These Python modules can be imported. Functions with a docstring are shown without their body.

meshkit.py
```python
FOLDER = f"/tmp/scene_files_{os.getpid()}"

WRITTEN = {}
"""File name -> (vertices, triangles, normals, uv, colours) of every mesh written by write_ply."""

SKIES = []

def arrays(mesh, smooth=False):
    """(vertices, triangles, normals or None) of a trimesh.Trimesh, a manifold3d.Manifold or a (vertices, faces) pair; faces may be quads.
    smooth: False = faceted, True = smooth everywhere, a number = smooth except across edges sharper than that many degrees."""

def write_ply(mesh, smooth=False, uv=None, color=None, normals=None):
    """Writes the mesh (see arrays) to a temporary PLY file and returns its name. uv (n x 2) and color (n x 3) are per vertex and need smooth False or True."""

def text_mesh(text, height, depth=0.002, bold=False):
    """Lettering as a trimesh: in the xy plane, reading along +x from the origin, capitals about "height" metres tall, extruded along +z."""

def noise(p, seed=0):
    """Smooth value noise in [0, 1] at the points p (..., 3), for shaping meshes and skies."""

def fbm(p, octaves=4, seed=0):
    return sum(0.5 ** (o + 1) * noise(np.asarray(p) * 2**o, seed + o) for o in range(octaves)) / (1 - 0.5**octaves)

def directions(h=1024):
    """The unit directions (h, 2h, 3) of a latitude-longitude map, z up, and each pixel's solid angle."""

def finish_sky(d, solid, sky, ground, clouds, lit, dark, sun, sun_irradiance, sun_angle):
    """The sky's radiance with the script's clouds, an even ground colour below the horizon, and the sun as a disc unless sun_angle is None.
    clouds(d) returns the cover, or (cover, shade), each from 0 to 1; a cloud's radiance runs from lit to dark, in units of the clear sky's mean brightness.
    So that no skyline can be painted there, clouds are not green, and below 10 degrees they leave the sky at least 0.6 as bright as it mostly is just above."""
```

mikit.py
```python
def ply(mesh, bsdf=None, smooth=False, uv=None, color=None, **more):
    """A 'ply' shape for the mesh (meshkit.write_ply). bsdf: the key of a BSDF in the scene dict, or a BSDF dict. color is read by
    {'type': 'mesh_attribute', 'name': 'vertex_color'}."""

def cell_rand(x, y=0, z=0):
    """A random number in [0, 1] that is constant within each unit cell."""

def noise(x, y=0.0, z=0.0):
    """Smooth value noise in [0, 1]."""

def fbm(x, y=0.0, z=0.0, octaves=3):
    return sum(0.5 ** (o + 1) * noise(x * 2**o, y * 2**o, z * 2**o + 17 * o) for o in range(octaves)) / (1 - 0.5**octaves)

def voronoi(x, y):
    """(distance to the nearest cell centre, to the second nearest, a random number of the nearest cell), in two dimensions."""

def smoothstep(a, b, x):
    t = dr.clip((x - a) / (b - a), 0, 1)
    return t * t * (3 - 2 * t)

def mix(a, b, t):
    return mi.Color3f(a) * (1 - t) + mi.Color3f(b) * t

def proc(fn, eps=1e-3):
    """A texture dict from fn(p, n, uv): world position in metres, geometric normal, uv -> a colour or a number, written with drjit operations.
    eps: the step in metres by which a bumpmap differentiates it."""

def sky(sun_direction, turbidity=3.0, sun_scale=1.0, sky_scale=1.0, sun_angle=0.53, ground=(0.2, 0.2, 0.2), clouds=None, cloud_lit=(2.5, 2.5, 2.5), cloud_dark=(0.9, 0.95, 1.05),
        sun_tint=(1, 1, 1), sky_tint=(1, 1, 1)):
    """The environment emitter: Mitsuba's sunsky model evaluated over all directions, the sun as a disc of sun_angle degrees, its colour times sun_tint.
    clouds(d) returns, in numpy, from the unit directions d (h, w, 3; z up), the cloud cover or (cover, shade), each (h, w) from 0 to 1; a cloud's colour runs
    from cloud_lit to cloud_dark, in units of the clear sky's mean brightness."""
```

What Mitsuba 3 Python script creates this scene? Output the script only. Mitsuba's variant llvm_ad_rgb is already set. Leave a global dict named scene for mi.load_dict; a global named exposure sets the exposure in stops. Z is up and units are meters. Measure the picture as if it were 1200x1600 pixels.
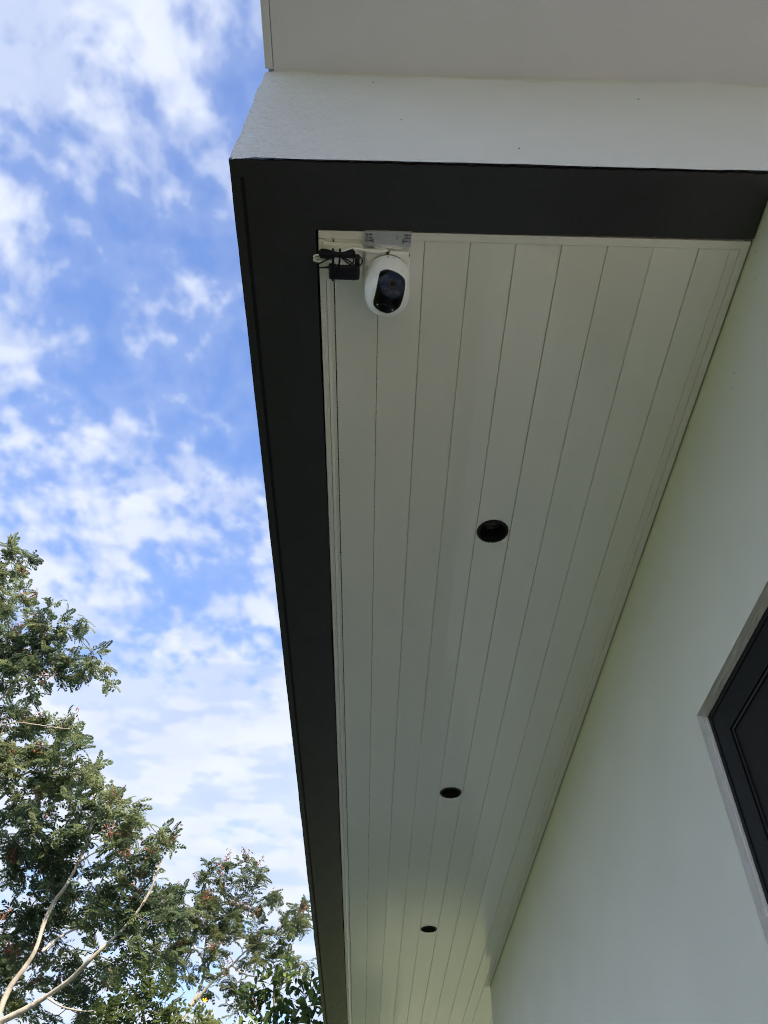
import math
import numpy as np, trimesh, manifold3d as m3, mitsuba as mi, drjit as dr
from shapely.geometry import Polygon, Point, box as sbox
import mikit, meshkit
from mikit import proc, noise, fbm, smoothstep, mix

T = mi.ScalarTransform4f
rng = np.random.default_rng(11)
scene, labels = {"type": "scene"}, {}

# ------------------------------------------------------------------ camera, sky, exposure
FOCAL = 1250.2
CAM = np.array([0.0, 0.0, 1.6])
VIEW = np.array([[ 0.9996654, -0.0204902,  0.0157891], [ 0.0257331,  0.7254948, -0.6877464], [ 0.0026372,  0.6879226,  0.7257793]])   # rows: right, down, forward
exposure = 3.06
SUN = (0.48, -0.68, 0.86)


def sst(a, b, x):
    t = np.clip((x - a) / (b - a), 0, 1)
    return t * t * (3 - 2 * t)


def clouds(d, seed=2684):
    z = np.maximum(d[..., 2], .02)
    p = np.stack([d[..., 0] / (z + .10), d[..., 1] / (z + .10), 0 * z], -1) * 1.38
    w = np.stack([meshkit.fbm(p * 4.0 + 7, 3, seed + 20), meshkit.fbm(p * 4.0 + 31, 3, seed + 30), 0 * z], -1) - .5
    q = p + .10 * w
    big = meshkit.fbm(q * 2.5, 2, seed)
    puff = meshkit.fbm(q * 9.0, 5, seed + 5)
    fine = meshkit.fbm((p + .06 * w[..., ::-1]) * np.array([34, 26, 1.]), 4, seed + 9)
    low = sst(.74, .47, d[..., 2])
    n = .36 * big + .52 * puff + .18 * fine + .17 * low
    n = n + .12 * (meshkit.fbm(q * 26.0, 4, seed + 70) - .5)
    cov = sst(.465, .675, n)
    cov = np.maximum(cov, .07 + .14 * sst(.40, .54, n))
    rip = meshkit.fbm((p + .05 * w) * np.array([10.0, 15.0, 1.]) + 3, 4, seed + 60)
    shade = sst(.35, .68, meshkit.fbm(q * 7.0 + 3, 4, seed + 40)) * .45 + .35 * sst(.42, .64, rip)
    return cov * (.97 - .20 * sst(.47, .64, rip)), shade


scene["sky"] = mikit.sky(SUN, turbidity=2.5, sun_scale=1.0, clouds=clouds, cloud_lit=(1.10, 1.17, 1.33), cloud_dark=(.82, .93, 1.20), sky_tint=(1.14, 1.08, 1.18))
_p = FOCAL
scene["camera"] = {"type": "perspective", "fov_axis": "x", "fov": math.degrees(2 * math.atan(600 / FOCAL)), "near_clip": 0.05, "far_clip": 3000.0,
                   "to_world": T().look_at(origin=CAM.tolist(), target=(CAM + VIEW[2]).tolist(), up=(-VIEW[1]).tolist())}

# ------------------------------------------------------------------ materials
def mat(key, color, rough=.5, spec=.5, bump=None, scale=1.0, two=True, **more):
    base = {"type": "principled", "base_color": color if isinstance(color, dict) else {"type": "rgb", "value": list(color)}, "roughness": rough, "specular": spec, **more}
    if bump is not None:
        base = {"type": "bumpmap", "arbitrary": bump, "scale": scale, "bsdf": base}
    scene[key] = {"type": "twosided", "bsdf": base} if two else base


def tint(c, amount, freq):
    return proc(lambda p, n, uv: mi.Color3f(*c) * (1 - amount + 2 * amount * fbm(p.x * freq, p.y * freq, p.z * freq, 3)))


H = 3.2681           # underside of the eave
HU = 3.876           # underside of the high soffit
WX = 0.7875          # face of the wall
XL = -0.330          # left edge of the roof
FY = 0.600           # face of the white fascia
YE = 9.4             # far end of the eave
WE = 5.833           # far corner of the house wall

SPECKS = [(-.306, .6, 3.75), (.27, .6, 3.36), (-.05, .6, 3.80), (.02, .6, 3.52), (.60, .6, 3.72)]


def fascia_color(p, n, uv):
    c = mi.Color3f(.62, .650, .715) * (.96 + .08 * fbm(p.x * 6, p.y * 6, p.z * 6, 3))
    g = .6 * noise(p.x * 330, p.y * 330, p.z * 230) + .4 * noise(p.x * 170, p.y * 170, p.z * 130)
    c = c * (1.02 - .13 * (1 - smoothstep(-.30, .15, p.x)) * smoothstep(.4, .75, g))
    # weather stain where the fascia meets the high soffit
    d = dr.abs(p.z - HU) + dr.abs(p.y - FY)
    s = (1 - smoothstep(0.0, .05, d + .04 * (fbm(p.x * 14, p.z * 30, 2.0, 3) - .5))) * fbm(p.x * 5, 3.0, 7.0, 2)
    c = mix(c, mi.Color3f(.42, .38, .34), .55 * s)
    for x, y, z in SPECKS:
        q = dr.sqrt(dr.square(p.x - x) + dr.square(p.y - y) + dr.square((p.z - z) * .7))
        c = mix(c, mi.Color3f(.05), 1 - smoothstep(.0016, .003, q))
    return c


def plaster_bump(p, n, uv):
    left = 1 - smoothstep(-.33, .25, p.x)
    return (noise(p.x * 330, p.y * 330, p.z * 330) * .6 + 1.0 * noise(p.x * 210, p.y * 210, p.z * 210)) * (.2 + 1.6 * left) + 3.0 * left * fbm(p.x * 30, p.y * 30, p.z * 30, 2)


def wall_bump(p, n, uv):
    return noise(p.x * 260, p.y * 260, p.z * 260) * .5 + fbm(p.x * 18, p.y * 18, p.z * 18, 3) * 1.2


def wall_color(p, n, uv):
    c = mi.Color3f(.588, .600, .550) * (.94 + .12 * fbm(p.x * 4, p.y * 4, p.z * 4, 4))
    for y, z in ((.80, 3.20), (1.0, 3.14), (1.03, 3.125), (.76, 3.245)):
        q = dr.sqrt(dr.square(p.y - y) + dr.square(p.z - z))
        c = mix(c, mi.Color3f(.05), 1 - smoothstep(.001, .0025, q))
    return c


mat("plaster", proc(fascia_color), .5, .45, proc(plaster_bump, 5e-4), .0013)
mat("ceiling_plaster", tint((.61, .625, .715), .04, 5), .55, .4, proc(wall_bump, 1e-3), .0004)
mat("wall_paint", proc(wall_color), .5, .4, proc(wall_bump, 1e-3), .0009)
mat("reveal_plaster", tint((.68, .685, .69), .06, 25), .7, .3, proc(lambda p, n, uv: fbm(p.x * 60, p.y * 60, p.z * 60, 4), 1e-3), .0022)
mat("sealant", (.78, .78, .77), .45)
mat("dark_paint", tint((.0225, .0235, .0245), .2, 9), .36, .5, proc(lambda p, n, uv: fbm(p.x * 90, p.y * 40, p.z * 90, 3), 1e-3), .0006)
BOARD_TINTS = ((.70, .712, .675), (.69, .705, .67), (.71, .718, .68))
for i, c in enumerate(BOARD_TINTS):
    mat(f"board_paint_{i}", tint(c, .02, 5), .14, .7, proc(lambda p, n, uv: noise(p.x * 30, p.y * 1.1, 1.0) + .06 * noise(p.x * 200, p.y * 200, 3.0), 2e-3), .00035)
mat("trim_paint", tint((.70, .70, .67), .03, 8), .35)
mat("cavity", (.03, .03, .03), .9)
mat("black_metal", (.004, .004, .0045), .5, .25)
mat("lamp_reflector", (.10, .10, .10), .3, metallic=.6)
mat("lamp_lens", (.10, .10, .105), .2)
mat("frame_metal", tint((.0045, .006, .008), .1, 20), .45, .15)
mat("gasket", (.006, .006, .007), .6)
mat("room_paint", (.30, .28, .25), .9)
mat("roof_cover", (.35, .35, .36), .8)
mat("white_plastic", (.74, .755, .76), .3, .5)
mat("cover_plastic", tint((.70, .70, .67), .02, 20), .38)
mat("grey_plastic", (.36, .39, .45), .4)
mat("slate_plastic", (.055, .065, .09), .45)
mat("black_gloss", (.004, .004, .005), .14, .18)
mat("navy_gloss", (.017, .026, .055), .2, .15)
mat("black_plastic", (.005, .0055, .010), .45, .3)
mat("cord_rubber", (.004, .0045, .009), .55, .25)
mat("cable_white", (.68, .68, .65), .42)
mat("led_glass", (.10, .11, .15), .15)
mat("screw_metal", (.75, .75, .75), .2, metallic=.9)
mat("blue_lens", (.10, .20, .75), .3)
mat("glass", tint((.007, .0066, .0062), .1, 3), .5, .15)
mat("bark", tint((.40, .375, .335), .35, 4), .9, .1, proc(lambda p, n, uv: fbm(p.x * 9, p.y * 9, p.z * 5, 3), 1e-2), .03)
mat("dark_bark", tint((.20, .17, .14), .3, 6), .9, .1)
mat("twig_bark", (.16, .12, .09), .9, .1)
mat("pod", tint((.20, .095, .06), .5, 14), .8, .2)
mat("petal", (.85, .45, .03), .7, .2)
scene["leaf"] = {"type": "principledthin", "base_color": {"type": "mesh_attribute", "name": "vertex_color"}, "roughness": .5, "diff_trans": 1.15, "eta": 1.4, "spec_trans": 0.0}
scene["glossy_leaf"] = {"type": "principledthin", "base_color": {"type": "mesh_attribute", "name": "vertex_color"}, "roughness": .35, "diff_trans": .5, "eta": 1.45, "spec_trans": 0.0}


def lawn_color(p, n, uv):
    a = fbm(p.x * .35, p.y * .35, 0.0, 4)
    b = noise(p.x * 30, p.y * 30)
    return mix((.032, .045, .022), (.056, .072, .036), smoothstep(.3, .7, a)) * (.75 + .5 * b)


mat("lawn_mat", proc(lawn_color), .95, .1)
mat("meadow_mat", tint((.138, .162, .098), .3, .8), .95, .1)
mat("paving_mat", tint((.27, .265, .25), .15, 3), .8, .2)

# ------------------------------------------------------------------ helpers
cat = trimesh.util.concatenate


def put(key, mesh, bsdf, smooth=False, **kw):
    assert key not in scene, key
    scene[key] = mikit.ply(mesh, bsdf, smooth, **kw)
    return key


def numbered(key, used={}):
    n = used.get(key, 0)
    used[key] = n + 1
    return key if n == 0 else f"{key}_{n:03d}"


def boxm(x0, x1, y0, y1, z0, z1):
    return trimesh.creation.box(bounds=[[x0, y0, z0], [x1, y1, z1]])


def rbox(x0, x1, y0, y1, z0, z1, r=.002, n=6):
    s = m3.Manifold.sphere(r, n * 4)
    pts = [(x, y, z) for x in (x0 + r, x1 - r) for y in (y0 + r, y1 - r) for z in (z0 + r, z1 - r)]
    m = m3.Manifold.batch_hull([s.translate(p) for p in pts]).to_mesh()
    return trimesh.Trimesh(m.vert_properties[:, :3], m.tri_verts, process=False)


def from_manifold(m):
    m = m.to_mesh()
    return trimesh.Trimesh(m.vert_properties[:, :3], m.tri_verts, process=False)


def to_manifold(t):
    t = t.copy()
    t.merge_vertices()
    return m3.Manifold(m3.Mesh(np.asarray(t.vertices, np.float32), np.asarray(t.faces, np.uint32)))


def tube(path, radii, n=8, caps=True):
    path = np.asarray(path, float)
    radii = np.broadcast_to(np.asarray(radii, float), len(path))
    t = np.gradient(path, axis=0)
    t /= np.linalg.norm(t, axis=1, keepdims=True) + 1e-12
    ref = np.array([0.31, .22, .93])
    rings = []
    u = np.cross(t[0], ref)
    u /= np.linalg.norm(u)
    ang = np.arange(n) * 2 * np.pi / n
    for p, d, r in zip(path, t, radii):
        u = u - d * (u @ d)
        u /= np.linalg.norm(u) + 1e-12
        w = np.cross(d, u)
        rings.append(p + r * (np.cos(ang)[:, None] * u + np.sin(ang)[:, None] * w))
    v = np.vstack(rings)
    k = len(path)
    i, j = np.meshgrid(np.arange(k - 1), np.arange(n), indexing="ij")
    a, b = (i * n + j).ravel(), (i * n + (j + 1) % n).ravel()
    f = np.vstack([np.stack([a, b, b + n], 1), np.stack([a, b + n, a + n], 1)])
    if caps:
        v = np.vstack([v, path[0], path[-1]])
        c0, c1 = k * n, k * n + 1
        jj = np.arange(n)
        f = np.vstack([f, np.stack([np.full(n, c0), (jj + 1) % n, jj], 1), np.stack([np.full(n, c1), (k - 1) * n + jj, (k - 1) * n + (jj + 1) % n], 1)])
    return trimesh.Trimesh(v, f, process=False)


def spline(pts, n=24):
    """Catmull-Rom through the points."""
    P = np.asarray(pts, float)
    P = np.vstack([2 * P[0] - P[1], P, 2 * P[-1] - P[-2]])
    out = []
    m = len(P) - 3
    for s in np.linspace(0, m, n):
        i = min(int(s), m - 1)
        t = s - i
        a, b, c, d = P[i:i + 4]
        out.append(.5 * (2 * b + (c - a) * t + (2 * a - 5 * b + 4 * c - d) * t * t + (3 * b - a - 3 * c + d) * t ** 3))
    return np.array(out)


def prism_y(poly, y0, y1):
    """Extrudes a polygon given in (x, z) along y."""
    m = trimesh.creation.extrude_polygon(Polygon(poly) if not isinstance(poly, Polygon) else poly, y1 - y0, engine="earcut")
    v = m.vertices.copy()
    m = trimesh.Trimesh(np.stack([v[:, 0], y0 + v[:, 2], v[:, 1]], 1), m.faces[:, ::-1], process=False)
    return m


def prism_x(poly, x0, x1):
    """Extrudes a polygon given in (y, z) along x."""
    m = trimesh.creation.extrude_polygon(poly, x1 - x0, engine="earcut")
    v = m.vertices.copy()
    return trimesh.Trimesh(np.stack([x0 + v[:, 2], v[:, 0], v[:, 1]], 1), m.faces, process=False)


def grid(fn, us, vs):
    u, v = np.meshgrid(us, vs, indexing="ij")
    P = fn(u.ravel(), v.ravel())
    n, m = len(us), len(vs)
    i, j = np.meshgrid(np.arange(n - 1), np.arange(m - 1), indexing="ij")
    a = (i * m + j).ravel()
    return trimesh.Trimesh(P, np.vstack([np.stack([a, a + m, a + m + 1], 1), np.stack([a, a + m + 1, a + 1], 1)]), process=False)


# ------------------------------------------------------------------ ground
put("lawn", grid(lambda u, v: np.stack([u, v, np.zeros_like(u)], 1), np.linspace(-400, 400, 41), np.linspace(-400, 400, 41)), "lawn_mat")
labels["lawn"] = {"label": "green lawn around the house", "kind": "structure"}
put("meadow", grid(lambda u, v: np.stack([u + .5 * np.exp(-(u / 3) ** 2) * (meshkit.fbm(np.stack([v * .5, 0 * v, 0 * v], 1), 3, 2) - .5) * 4, v + 1.6 * (meshkit.fbm(np.stack([u * .4, v * .1, 0 * v], 1), 3, 3) - .5), 0 * u + .004], 1), np.r_[np.linspace(.15, 6, 30), np.linspace(7, 40, 12)], np.linspace(13.5, 70, 40)), "meadow_mat")
labels["meadow"] = {"label": "sunlit dry grass beyond the shade of the house", "kind": "structure"}
put("paving", rbox(-.55, WX + 6, -4.5, 10.2, -.1, .10, .01), "paving_mat")
labels["paving"] = {"label": "pale concrete apron along the house wall", "kind": "structure"}

# ------------------------------------------------------------------ house
labels["house"] = {"label": "white house with dark edged eave, plank soffit and high roof slab", "category": "house"}
XR = 8.5
# high roof slab: soffit with a narrow strip and drip groove along its left edge
put("house__roof", boxm(XL, XR, -3.4, YE, HU + .06, HU + .42), "roof_cover")
put("house__high_soffit", boxm(XL + .0225, XR, -3.4, FY + .05, HU, HU + .059), "ceiling_plaster")
put("house__high_soffit__edge_strip", rbox(XL, XL + .0205, -3.4, FY - .004, HU - .001, HU + .0595, .002, 2), "ceiling_plaster")
# fascia: a fine sheet near the corner so that its edge wavers as trowelled plaster does


def round_off(u):
    return .005 * np.clip(1 - (u - XL) / .06, 0, 1) ** 2


def fascia(u, v):
    e = np.exp(-((u - XL) / .10) ** 2)
    q = np.stack([u * 22, v * 22, 0 * u], 1)
    wob = (meshkit.fbm(q, 3, 5) - .5)
    x = u + np.exp(-((u - XL) / .03) ** 2) * (meshkit.fbm(np.stack([0 * v, v * 7, 0 * v], 1), 3, 8) - .5) * .010
    return np.stack([x, FY + round_off(u) + e * wob * .010 + .002 * (meshkit.fbm(q * .3, 2, 9) - .5),
                     v + np.where(v < H + .001, .010 * np.clip(meshkit.fbm(np.stack([u * 45, 0 * u, 0 * u], 1), 4, 12) - .52, 0, 1) * sst(-.2, .5, u) * 2, 0)], 1)


us = np.r_[np.linspace(XL, -.1, 130), np.linspace(-.08, XR, 120)]
f = grid(fascia, us, np.linspace(H + .0003, HU, 150))
back = cat([boxm(XL + .012, WX - .001, FY + .022, FY + .14, H + .012, HU + .05), boxm(WX - .001, XR, FY + .012, FY + .038, H + .012, HU + .05)])
put("house__fascia", f, "plaster", True)
put("house__fascia__core", back, "plaster")
# left beam (white outer face) and the dark painted undersides
put("house__side_beam", boxm(XL + .004, XL + .16, FY + .141, YE, H + .012, HU + .05), "plaster")


def jag(n, amp, seed, fine=40):
    s = np.linspace(0, 1, n)
    q = np.stack([s * fine, 0 * s, 0 * s], 1)
    return (meshkit.fbm(q, 4, seed) - .5) * amp


# dark painted underside: one L-shaped sheet, its front edge a wavering paint line, with a drip groove near its left edge
xs = np.r_[np.linspace(XL, 1.2, 240), XR]
front = np.stack([xs, FY + .0065 + jag(241, .0045, 3, 90)], 1)
ys = np.linspace(.7495, YE, 260)
inner = np.stack([-.1575 + jag(260, .006, 4, 30), ys], 1)
ysl = np.linspace(FY + .024, YE, 260)[::-1]
outer = np.stack([XL + jag(260, .004, 6, 50), ysl], 1)
GY = .640
band = Polygon([*map(tuple, front), (XR, .6385), (WX - .0015, .6385), (WX - .0015, .7425), (-.1585, .7480), *map(tuple, inner), *map(tuple, outer)]).buffer(0)
strip = band.intersection(sbox(-1, GY + .0004, -.3105, YE + 1))
band = band.difference(sbox(-1, GY, -.3022, YE + 1))
for key, poly, dz in (("house__beam", band, 0.0), ("house__beam__drip_strip", strip, 0.0)):
    m = trimesh.creation.extrude_polygon(poly.buffer(0), .0115, engine="earcut")
    m.apply_translation([0, 0, H + dz])
    put(key, m, "dark_paint")
put("house__beam__drip_groove", boxm(-.3115, -.3012, GY - .001, YE - .001, H + .0085, H + .0110), "gasket")
put("house__end_beam", boxm(XL, 4.0, YE + .001, YE + .15, H, HU + .05), "dark_paint")

# soffit: trims, boards, dark cavity
SZ = H + .006                      # lower face of the boards
S = "house__soffit"
put(S, boxm(XL + .161, WX, FY + .141, YE, H + .05, H + .07), "cavity")
put(S + "__cavity_lid", boxm(WX, 4.0, WE, YE, H + .05, H + .07), "cavity")


def trim(x0, x1, y0, y1):
    return rbox(x0, x1, y0, y1, SZ - .0035, SZ + .012, .0012, 2)


put(S + "__front_trim", trim(-.1535, WX - .0195, .7505, .7690), "trim_paint")
put(S + "__side_trim", trim(-.1540, -.1405, .7705, YE), "trim_paint")
put(S + "__wall_trim", trim(WX - .0205, WX - .0036, .7505, WE), "trim_paint")
put(S + "__wall_trim_001", rbox(WX - .0405, WX - .0212, .7705, WE - .01, SZ - .0010, SZ + .012, .0012, 2), "trim_paint")
X0 = -.1218
DL = [(.3270, 1.6540), (.3270, 3.2420), (.3270, 4.8440)]


def board_profile(x0, x1, tiltz):
    sag = float(rng.normal(.0004, .0008))
    c = .0012
    z0, z1 = SZ, SZ + tiltz
    return [(x0, z0 + c), (x0 + c, z0), ((x0 + x1) / 2, (z0 + z1) / 2 + sag), (x1 - c, z1), (x1, z1 + c), (x1, SZ + .012), (x0, SZ + .012)]


nb = 0
edges = [(-.1395, X0 - .0013)] + [(X0 + .1 * k + .0006, X0 + .1 * (k + 1) - .0006) for k in range(0, 9)]
edges[-1] = (edges[-1][0], WX - .0409)
edges[1] = (X0 + .0013, edges[1][1])
for k, (a, b) in enumerate(edges):
    m = prism_y(board_profile(a, b, float(rng.normal(0, .0011))), .7705, YE)
    if k == 5:
        mm = to_manifold(m)
        for cx, cy in DL:
            mm = mm - m3.Manifold.cylinder(.2, .0405, .0405, 48).translate([cx, cy, SZ - .1])
        m = from_manifold(mm)
    put(numbered(S + "__board"), m, f"board_paint_{k % 3}")
for k in range(9, 24):
    a, b = X0 + .1 * k + .001, X0 + .1 * (k + 1) - .001
    if k == 9:
        a = WX - .0395
    put(numbered(S + "__board"), prism_y(board_profile(a, b, float(rng.normal(0, .0004))), WE + .0015, YE), f"board_paint_{k % 3}")

# wall with a window opening
WY0, WY1, WZ0, WZ1 = .82, 1.702, 1.05, 1.6 + 1.0965
wall = sbox(.640, 0, WE, HU + .05).difference(sbox(WY0, WZ0, WY1, WZ1))
put("house__wall", prism_x(wall, WX, WX + .18), "wall_paint")
put("house__back_wall", cat([boxm(WX + .181, XR - .5, WE - .18, WE, 0, HU + .05), boxm(WX + .181, XR - .5, .642, .80, 0, HU + .05), boxm(XR - .7, XR - .5, .801, WE - .18, 0, HU + .05)]), "wall_paint")
put("house__room", cat([boxm(WX + .2, WX + 5, .802, WE - .2, .1, .12), boxm(WX + 4.9, WX + 5, .802, WE - .2, .13, 3.0), boxm(WX + .2, WX + 5, .802, WE - .2, 3.01, 3.05)]), "room_paint")
# reveals: rough plaster returns between wall face and frame
D = .022


def reveal_head(u, v):
    q = np.stack([u * 25, v * 60, 0 * u], 1)
    w = (meshkit.fbm(q, 3, 21) - .5) * .003
    edge = (meshkit.fbm(np.stack([u * 14, 0 * u, 0 * u], 1), 4, 22) - .5) * .004 * (1 - v)
    return np.stack([WX - .0006 + v * D, u, WZ1 - .003 + w * v * (1 - v) * 3 + edge - .004 * v], 1)


def reveal_jamb(u, v):
    q = np.stack([u * 25, v * 60, 0 * u + 5], 1)
    w = (meshkit.fbm(q, 3, 31) - .5) * .003
    edge = (meshkit.fbm(np.stack([u * 12, 0 * u, 0 * u + 3], 1), 4, 32) - .5) * .006 * (1 - v)
    return np.stack([WX - .0006 + v * D, WY1 - .003 + w * v * (1 - v) * 3 + edge - .003 * v, u], 1)


W = "house__window"
put(W, cat([boxm(WX + .001, WX + .179, WY0 - .001 + .002, WY0 + .006, WZ0 + .009, WZ1 - .001), boxm(WX + .001, WX + .179, WY0 + .001, WY1 - .001, WZ0 + .001, WZ0 + .008)]), "reveal_plaster")
put(W + "__head_reveal", grid(reveal_head, np.linspace(WY0, WY1 - .001, 320), np.linspace(0, 1, 12)), "reveal_plaster", True)
put(W + "__jamb_reveal", grid(reveal_jamb, np.linspace(WZ0, WZ1 - .001, 360), np.linspace(0, 1, 12)), "reveal_plaster", True)
fx = WX + D
put(W + "__sealant", rbox(fx - .005, fx + .002, WY0 + .01, WY1 - .003, WZ1 - .0062, WZ1 - .003, .0012, 2), "sealant")
put(W + "__sealant_001", rbox(fx - .006, fx + .002, WY1 - .0066, WY1 - .003, WZ0 + .01, WZ1 - .0066, .0012, 2), "sealant")


def ring_yz(y0, y1, z0, z1, w, x0, x1):
    return prism_x(sbox(y0, z0, y1, z1).difference(sbox(y0 + w, z0 + w, y1 - w, z1 - w)), x0, x1)


o = .0068
put(W + "__frame", ring_yz(WY0 + o, WY1 - o, WZ0 + o, WZ1 - o, .0138, fx + .001, fx + .05), "frame_metal")
o = .0212
put(W + "__sash", ring_yz(WY0 + o, WY1 - o, WZ0 + o, WZ1 - o, .0700, fx + .003, fx + .046), "frame_metal")
o = .0914
put(W + "__gasket", ring_yz(WY0 + o, WY1 - o, WZ0 + o, WZ1 - o, .007, fx + .007, fx + .034), "gasket")
o = .0986
put(W + "__pane", grid(lambda u, v: np.stack([0 * u + fx + .011, u, v], 1), [WY0 + o, WY1 - o], [WZ0 + o, WZ1 - o]), "glass")

# ------------------------------------------------------------------ downlights
for i, (cx, cy) in enumerate(DL):
    k = numbered("downlight")
    zz = SZ
    R = .0468

    def rev(prof, sec=56):
        m = trimesh.creation.revolve(np.array(prof), sections=sec)
        m.apply_translation([cx, cy, zz])
        return m
    put(k + "__trim_ring", rev([(.0385, .004), (.0385, -.0022), (.0420, -.0034), (.0455, -.0026), (R, -.0002), (R, .0005), (.0400, .0005), (.0400, .004), (.0385, .004)]), "black_metal", 40)
    put(k + "__baffle", rev([(.0383, .003), (.0345, .012), (.0335, .012), (.031, .024), (.030, .024), (.0275, .036), (.0275, .040), (.041, .040), (.0402, .006), (.0383, .003)]), "black_metal", 30)
    put(k + "__reflector", rev([(.0270, .0365), (.0200, .048), (.0195, .048), (.0265, .0375), (.0270, .0365)]), "lamp_reflector", 30)
    put(k + "__lens", rev([(0.0, .0425), (.010, .0415), (.0200, .0440), (.0200, .0455), (0, .0455)]), "lamp_lens", 30)
    labels[k] = {"label": ["round black recessed downlight nearest the security camera, its lamp visible inside", "middle one of the three black recessed downlights in the plank soffit", "farthest black recessed downlight, a thin dark ellipse near the end of the soffit"][i],
                 "category": "downlight", "group": "black downlights recessed in the plank soffit"}

# ------------------------------------------------------------------ cover box, security camera, adapter, cables
Z = H
k = "cover_box"
put(k + "__body", rbox(-.1424, -.0581, .7751, .8586, Z - .0104, SZ - .0036, .002), "cover_plastic", 40)
put(k + "__face_plate", rbox(-.1433, -.0572, .7742, .8595, Z - .0142, Z - .0106, .0015), "cover_plastic", 40)
labels[k] = {"label": "square off white cover box on the soffit behind the black power adapter", "category": "junction box"}

k = "security_camera"
labels[k] = {"label": "white dome security camera with glossy black oval face hanging under the soffit corner", "category": "security camera"}
# bracket: grey moulded block with open pockets, on a white lip
B0 = m3.Manifold.cube([.0990, .0290, .0130]).translate([-.0510, .7462, Z - .0130])
cuts = []
for sx in (-1, 1):
    for c in range(2):
        for r in range(3):
            w, h = .0072, .0046
            x = -.0015 + sx * (.0385 + .0085 * c) - w / 2
            y = .7476 + r * .0068
            cuts.append(m3.Manifold.cube([w, h, .009]).translate([x, y, Z - .0145]))
    cuts.append(m3.Manifold.cube([.0014, .0105, .006]).translate([-.0015 + sx * .0195 - .0007, .7505, Z - .0140]))
m = B0
for c in cuts:
    m = m - c
put(k + "__bracket", from_manifold(m), "grey_plastic")
put(k + "__bracket__pocket", boxm(-.0500, .0470, .7472, .7742, Z - .0062, Z - .0052), "slate_plastic")
for s in (-1, 1):
    put(numbered(k + "__bracket__clip"), tube(spline([(-.0015 + s * .0345, .7575, Z - .0145), (-.0015 + s * .0315, .7600, Z - .0150), (-.0015 + s * .0335, .7640, Z - .0150), (-.0015 + s * .0305, .7665, Z - .0145)], 14), .0009, 6), "gasket", True)
lip = m3.Manifold.cube([.0990, .0100, .0115]).translate([-.0510, .7754, Z - .0120])
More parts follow.
